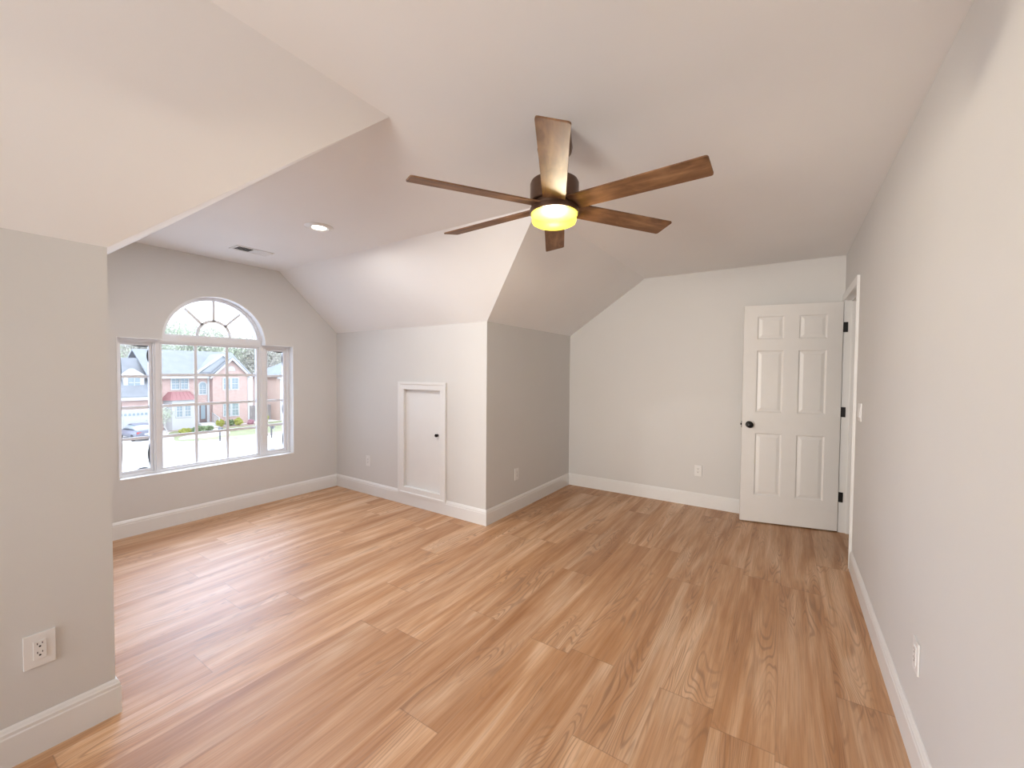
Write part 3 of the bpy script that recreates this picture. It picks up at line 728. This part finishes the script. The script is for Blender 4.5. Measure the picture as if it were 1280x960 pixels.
# bay with the red metal roof
bm = N(); by = [(16.35, XM), (16.75, XM + 1.15), (18.75, XM + 1.15), (19.15, XM)]
prism(bm, by, [], lambda p: (p[1], p[0], GZ), lambda p: (p[1], p[0], -1.85)); hob('bay', bm, WHITEX)
for y0, y1 in ((17.14, 17.62), (17.88, 18.36)): hwin(y0, y1, -3.65, -2.45, XM + 1.15)
bm = N(); bxm(bm, XM + .5, XM + .62, 16.50, 16.80, -3.7, -2.5); hob('pane', bm, PANEX)
bm = N()
vs = [bm.verts.new(p) for p in ((XM + .55, 18.92, -3.65), (XM + .95, 18.79, -3.65), (XM + .95, 18.83, -2.45), (XM + .55, 18.96, -2.45))]; bm.faces.new(vs)
vs2 = [bm.verts.new(v_.co + Vector((.02, .05, 0))) for v_ in vs]; bm.faces.new(vs2[::-1])
for k in range(4): bm.faces.new((vs[k], vs[(k + 1) % 4], vs2[(k + 1) % 4], vs2[k]))
hob('pane', bm, PANEX)
bm = N()
lo = [(XM, 16.1), (XM + 1.4, 16.55), (XM + 1.4, 18.95), (XM, 19.4)]; hi = [(XM, 16.75), (XM + .45, 16.95), (XM + .45, 18.55), (XM, 18.75)]
A = [bm.verts.new((p[0], p[1], -1.88)) for p in lo]; B = [bm.verts.new((p[0], p[1], -1.02)) for p in hi]
for k in range(4): bm.faces.new((A[k], A[(k + 1) % 4], B[(k + 1) % 4], B[k]))
bm.faces.new(A); bm.faces.new(B)
for i in range(6):
    y = 16.7 + i * .42; yh = 17.0 + i * .30
    tube(bm, (XM + 1.4, y, -1.87), (XM + .45, yh, -1.0), .02, .02, 4)
hob('bay_roof', bm, REDMETAL)
# entry
bm = N(); prism(bm, rect(19.45, 20.45, GZ + .5, -2.35), [rect(19.58, 20.32, GZ + .5, -2.48)], lambda p: (XM + .06, p[0], p[1]), lambda p: (XM - .05, p[0], p[1])); hob('door_surround', bm, WHITEX)
bm = N(); bxm(bm, XM - .03, XM + .02, 19.58, 20.32, GZ + .5, -2.48); d_ = hob('front_door', bm, DOORX)
bm = N(); bxm(bm, XM + .015, XM + .035, 19.74, 20.16, -4.2, -2.62); hob('pane', bm, PANEX, d_)
bm = N(); bxm(bm, XM, XM + 1.4, 19.3, 20.7, GZ, GZ + .48); bxm(bm, XM + 1.4, XM + 1.75, 19.3, 20.7, GZ, GZ + .32); bxm(bm, XM + 1.75, XM + 2.1, 19.3, 20.7, GZ, GZ + .16); hob('front_steps', bm, ASPHALT)
bm = N()
for y in (20.72,):
    bxm(bm, XM + .3, XM + .45, y, y + .12, GZ + .4, GZ + 1.6); bxm(bm, XM + 1.9, XM + 2.05, y, y + .12, GZ, GZ + 1.15)
    tube(bm, (XM + .38, y + .06, GZ + 1.5), (XM + 1.97, y + .06, GZ + 1.1), .05, .05, 6)
    for k in range(6): x = XM + .6 + k * .24; bxm(bm, x - .02, x + .02, y + .04, y + .08, GZ + .3, GZ + 1.4 - k * .06)
hob('railing', bm, WHITEX)

# --- garage wing
gw = hs
XGA = -54.6
def gob(name, bm, mat, parent=gw): bmesh.ops.translate(bm, verts=bm.verts, vec=-gw.location); return obj(name, bm, mat, parent)
bm = N(); bxm(bm, XGA - 6.5, XGA, 8.8, 15.19, GZ - .2, -1.35); gob('brick_walls', bm, BRICK)
bm = N(); slope(bm, [(XGA + .35, 8.4, -1.45), (XGA + .35, 15.15, -1.45), (XGA - 3.4, 15.15, 2.45), (XGA - 3.4, 8.4, 2.45)]); slope(bm, [(XGA - 6.9, 8.4, -1.45), (XGA - 6.9, 15.15, -1.45), (XGA - 3.4, 15.15, 2.45), (XGA - 3.4, 8.4, 2.45)]); gob('roof', bm, ROOF)
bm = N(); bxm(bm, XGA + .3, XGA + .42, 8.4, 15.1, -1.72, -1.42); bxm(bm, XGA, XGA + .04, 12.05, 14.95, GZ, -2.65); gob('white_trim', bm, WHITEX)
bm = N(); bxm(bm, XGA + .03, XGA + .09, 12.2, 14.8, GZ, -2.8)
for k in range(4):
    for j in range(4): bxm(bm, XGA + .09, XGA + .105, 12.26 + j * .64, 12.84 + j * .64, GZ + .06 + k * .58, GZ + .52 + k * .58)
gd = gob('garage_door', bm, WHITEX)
bm = N()
for j in range(8): y = 12.3 + j * .32; prism(bm, [(y, -3.25), (y + .2, -3.25), (y + .2, -3.08)] + [(y + .1 + .1 * cos(a), -3.08 + .08 * sin(a)) for a in (pi / 4, pi / 2, 3 * pi / 4)] + [(y, -3.08)], [], lambda p: (XGA + .10, p[0], p[1]), lambda p: (XGA + .115, p[0], p[1]))
gob('pane', bm, PANEX, gd)
bm = N(); bxm(bm, XGA - 3.0, XGA - .7, 13.15, 14.75, -.9, .75); prism(bm, [(12.95, .7), (14.95, .7), (13.95, 1.45)], [], lambda p: (XGA - .65, p[0], p[1]), lambda p: (XGA - 3.2, p[0], p[1])); gob('dormer', bm, WHITEX)
bm = N(); bxm(bm, XGA - .74, XGA - .66, 13.5, 14.4, -.55, .6); gob('pane', bm, PANEX)
bm = N(); bxm(bm, XGA - .68, XGA - .62, 13.5, 14.4, 0, .07); bxm(bm, XGA - .68, XGA - .62, 13.92, 13.98, -.55, .6); gob('muntin', bm, WHITEX)

# --- neighbouring brick house at the right
nb = thing('neighbour_house', 'pale orange brick house at the right edge, behind the mailbox', 'house', (-55, 31, GZ))
bm = N(); bxm(bm, -62, -54.6, 28.2, 38, GZ - .2, .55); bmesh.ops.translate(bm, verts=bm.verts, vec=-nb.location); obj('brick_walls', bm, BRICK2, nb)
bm = N(); slope(bm, [(-54.2, 27.8, .5), (-54.2, 38.2, .5), (-58.3, 35, 2.6), (-58.3, 31, 2.6)]); slope(bm, [(-62.4, 27.8, .5), (-62.4, 38.2, .5), (-58.3, 35, 2.6), (-58.3, 31, 2.6)]); slope(bm, [(-54.2, 27.8, .5), (-58.3, 31, 2.6), (-62.4, 27.8, .5)])
bmesh.ops.translate(bm, verts=bm.verts, vec=-nb.location); obj('roof', bm, ROOFD, nb)
bm = N(); bxm(bm, -54.62, -54.55, 28.15, 28.32, GZ, .5); bxm(bm, -54.6, -54.2, 27.8, 38, .32, .52); bmesh.ops.translate(bm, verts=bm.verts, vec=-nb.location); obj('white_trim', bm, WHITEX, nb)
# fence between the houses
fn = thing('wood_fence', 'grey wooden fence between the two brick houses', 'fence', (-57, 26.4, GZ))
for k in range(15):
    bm = N(); bxm(bm, -.02, .02, -1.75 + k * .235, -1.75 + k * .235 + .21, 0, 2.0 + .03 * (k % 2)); obj('picket', bm, WOODF, fn)
bm = N(); bxm(bm, .02, .08, -1.78, 1.78, .4, .5); bxm(bm, .02, .08, -1.78, 1.78, 1.5, 1.6); obj('rail', bm, WOODF, fn)

# --- parked car on the driveway
car = thing('parked_car', 'dark grey-blue sedan parked before the white garage door', 'car', (-50.6, 12.95, GZ))
car.rotation_euler = (0, 0, radians(4))
def loft(bm, secs):
    rings = [[bm.verts.new(p) for p in s] for s in secs]; n = len(rings[0])
    for a, b in zip(rings, rings[1:]):
        for i in range(n): bm.faces.new((a[i], a[(i + 1) % n], b[(i + 1) % n], b[i]))
    bm.faces.new(rings[0]); bm.faces.new(rings[-1][::-1])
def sec(x, w, z0, z1, n=20, p=3.2, top=1.0):
    out = []
    for i in range(n):
        a = 2 * pi * i / n; c, s_ = cos(a), sin(a)
        y = w * math.copysign(abs(c) ** (2 / p), c); z = math.copysign(abs(s_) ** (2 / p), s_)
        if z > 0: y *= 1 - (1 - top) * z
        out.append((x, y, (z0 + z1) / 2 + (z1 - z0) / 2 * z))
    return out
bm = N(); loft(bm, [sec(2.25, .70, .35, .80), sec(2.18, .86, .26, .98), sec(1.5, .90, .22, 1.02), sec(0, .91, .20, .96), sec(-1.4, .90, .22, .92), sec(-2.1, .84, .28, .80), sec(-2.3, .68, .35, .66)]); obj('car_body', bm, CARB, car, 50)
bm = N(); loft(bm, [sec(1.75, .70, .90, 1.0, top=.9), sec(1.1, .72, .90, 1.36, top=.82), sec(.4, .74, .90, 1.45, top=.80), sec(-.4, .74, .88, 1.42, top=.80), sec(-1.25, .70, .86, .95, top=.9)]); obj('cabin_glass', bm, CARG, car, 50)
bm = N(); loft(bm, [sec(1.0, .58, 1.33, 1.40), sec(.4, .60, 1.40, 1.475), sec(-.5, .58, 1.36, 1.435)]); obj('car_roof', bm, CARB, car, 50)
for x in (1.4, -1.4):
    for y in (-.8, .8):
        bm = N(); lathe(bm, [(1e-4, y - .11), (.24, y - .11), (.33, y - .08), (.33, y + .08), (.24, y + .11), (1e-4, y + .11)], 24, (x, 0, .33), 'Y', cap=False); obj('wheel', bm, TYRE, car, 40)
TAIL = paint('tail_lamp_red', (.35, .03, .03), .3)
for y in (-.62, .62):
    bm = N(); bxm(bm, 2.12, 2.24, y - .17, y + .17, .68, .84, .03); obj('tail_light', bm, TAIL, car)
bm = N(); bxm(bm, 2.23, 2.262, -.26, .26, .56, .70); obj('number_plate', bm, WHITEX, car)
bm = N(); bxm(bm, 2.1, 2.30, -.80, .80, .34, .50, .05); obj('bumper', bm, CARB, car)

# --- mailboxes at the kerb
def mailbox(label, x, y):
    t = thing('mailbox', label, 'mailbox', (x, y, GZ), 0, 'kerbside mailboxes')
    bm = N(); bxm(bm, -.05, .05, -.05, .05, 0, 1.05); bxm(bm, -.05, .35, -.04, .04, .92, 1.0); obj('post', bm, MAILM, t)
    bm = N(); pts = [(-.11, 1.02), (.11, 1.02), (.11, 1.18)] + [(.11 * cos(a), 1.18 + .11 * sin(a)) for a in [pi * i / 8 for i in range(1, 8)]] + [(-.11, 1.18)]
    prism(bm, pts, [], lambda p: (-.12, p[0], p[1]), lambda p: (.42, p[0], p[1])); obj('box', bm, MAILM, t)
mailbox('dark kerbside mailbox on a post before the brick house lawn', -43.0, 16.75)
mailbox('kerbside mailbox on a post in front of the orange brick house', -41.2, 20.4)

# --- shrubs
def shrub(name, label, x, y, r, h, mat, seed, n=900, group=None):
    rn = random.Random(seed); t = thing(name, label, 'shrub', (x, y, GZ), 0, group)
    bm = N()
    for k in range(n):
        u = Vector((rn.gauss(0, 1), rn.gauss(0, 1), rn.gauss(0, 1))).normalized()
        rr = (.72 + .33 * noise.noise(u * 2.3 + Vector((seed, 0, 0)))) * rn.uniform(.75, 1.0) ** .5
        c = Vector((u.x * r * rr * 1.2, u.y * r * rr * 1.2, h * .5 + u.z * h * .5 * rr * 1.15)); c.z = max(.03, c.z)
        a = Vector((rn.gauss(0, 1), rn.gauss(0, 1), rn.gauss(0, 1))).normalized(); b = a.orthogonal().normalized(); s_ = rn.uniform(.05, .10)
        bm.faces.new([bm.verts.new(c + q) for q in (a * s_, b * s_ * .6, -a * s_, -b * s_ * .6)])
    obj('foliage', bm, mat, t)
    bm = N()
    for k in range(5):
        a = 2 * pi * k / 5; tube(bm, (0, 0, 0), (cos(a) * r * .4, sin(a) * r * .4, h * .6), .03, .012, 5)
    obj('stem', bm, BARK, t)
SH = [('yellow-green shrub just right of the white porch rail', -53.6, 20.9, .42, .95, BUSHY), ('dark green shrub between the two yellow-green shrubs', -53.6, 21.9, .5, .8, BUSHG), ('yellow-green shrub under the ground-floor windows of the gable', -53.4, 22.7, .48, .95, BUSHY),
      ('pink flowering shrub left of the white corner board of the house', -53.3, 24.0, .35, .62, BUSHP), ('large yellow-green shrub right of the house corner', -53.0, 25.4, .5, 1.35, BUSHY),
      ('low green hedge shrub left of the front steps, nearest the steps', -51.0, 18.7, .62, .62, BUSHG), ('low green hedge shrub under the white bay', -50.2, 17.7, .75, .75, BUSHG), ('low yellow-green hedge shrub between bay and tree', -50.6, 16.7, .6, .6, BUSHY)]
for i, (lb, x, y, r, h, m) in enumerate(SH): shrub('shrub', lb, x, y, r, h, m, i + 3)

# --- trees
def tree(name, label, x, y, h, spread, seed, leaf, nleaf, lsize, group=None, z=GZ, trunk=.12, depth=4, start=.3):
    rn = random.Random(seed); t = thing(name, label, 'tree', (x, y, z), 0, group)
    bm = N(); tips = []
    def grow(p, d, L, r, k):
        q = p
        for s_ in range(3):
            d2 = (d + Vector((rn.gauss(0, .12), rn.gauss(0, .12), rn.gauss(0, .08)))).normalized()
            n_ = q + d2 * L / 3; tube(bm, q, n_, r * (1 - .12 * s_), r * (1 - .12 * (s_ + 1)), 5 if k < 2 else 3); q = n_; d = d2
            if k >= 2: tips.append(q.copy())
            if k < depth and s_ >= 1 - (k > 0):
                for _ in range(2 if k else 3):
                    a = Vector((rn.gauss(0, 1), rn.gauss(0, 1), rn.uniform(-.1, .9))).normalized()
                    nd = (d * .75 + a * spread).normalized(); nd.z = max(nd.z, -.05)
                    grow(q, nd, L * rn.uniform(.55, .75), r * .55, k + 1)
        tips.append(q.copy())
    grow(Vector((0, 0, 0)), Vector((0, 0, 1)), h * .5, trunk, 0)
    zs = max(p.z for p in tips)
    bmesh.ops.scale(bm, verts=bm.verts, vec=(h / zs,) * 3)
    obj('trunk', bm, BARK, t)
    bm = N()
    for k in range(nleaf):
        c = tips[rn.randrange(len(tips))] * (h / zs) + Vector((rn.gauss(0, 1), rn.gauss(0, 1), rn.gauss(0, 1))) * lsize * 1.8
        if c.z < h * start: continue
        a = Vector((rn.gauss(0, 1), rn.gauss(0, 1), rn.gauss(0, 1))).normalized(); b = a.orthogonal().normalized(); s_ = lsize * rn.uniform(.5, 1.1)
        bm.faces.new([bm.verts.new(c + q_) for q_ in (a * s_, b * s_ * .6, -a * s_, -b * s_ * .6)])
    obj('foliage', bm, leaf, t)
    return t
tree('young_tree', 'small pale green young tree in front of the white bay', -49.6, 14.95, 2.9, .7, 5, LEAF_A, 700, .09, trunk=.06, depth=3, start=.25)
BT = [(-72, 15.5, 12.0, LEAF_A), (-71, 25.5, 13.2, LEAF_A), (-73, 35.0, 14.0, LEAF_B), (-84, 21.5, 14.5, LEAF_B), (-85, 31.0, 14.6, LEAF_A), (-84, 41.5, 15.0, LEAF_A), (-97, 27.5, 18.5, LEAF_A), (-98, 38.0, 17.5, LEAF_B), (-98, 48.0, 17.5, LEAF_A), (-110, 33.0, 17.5, LEAF_B)]
for i, (x, y, h, lf) in enumerate(BT):
    tree('background_tree', 'sparse pale tree in the woods rising behind the roofs of the houses', x, y, h, .55, 20 + i, lf, 6000, .21, group='trees behind the houses', trunk=.2, start=.12)
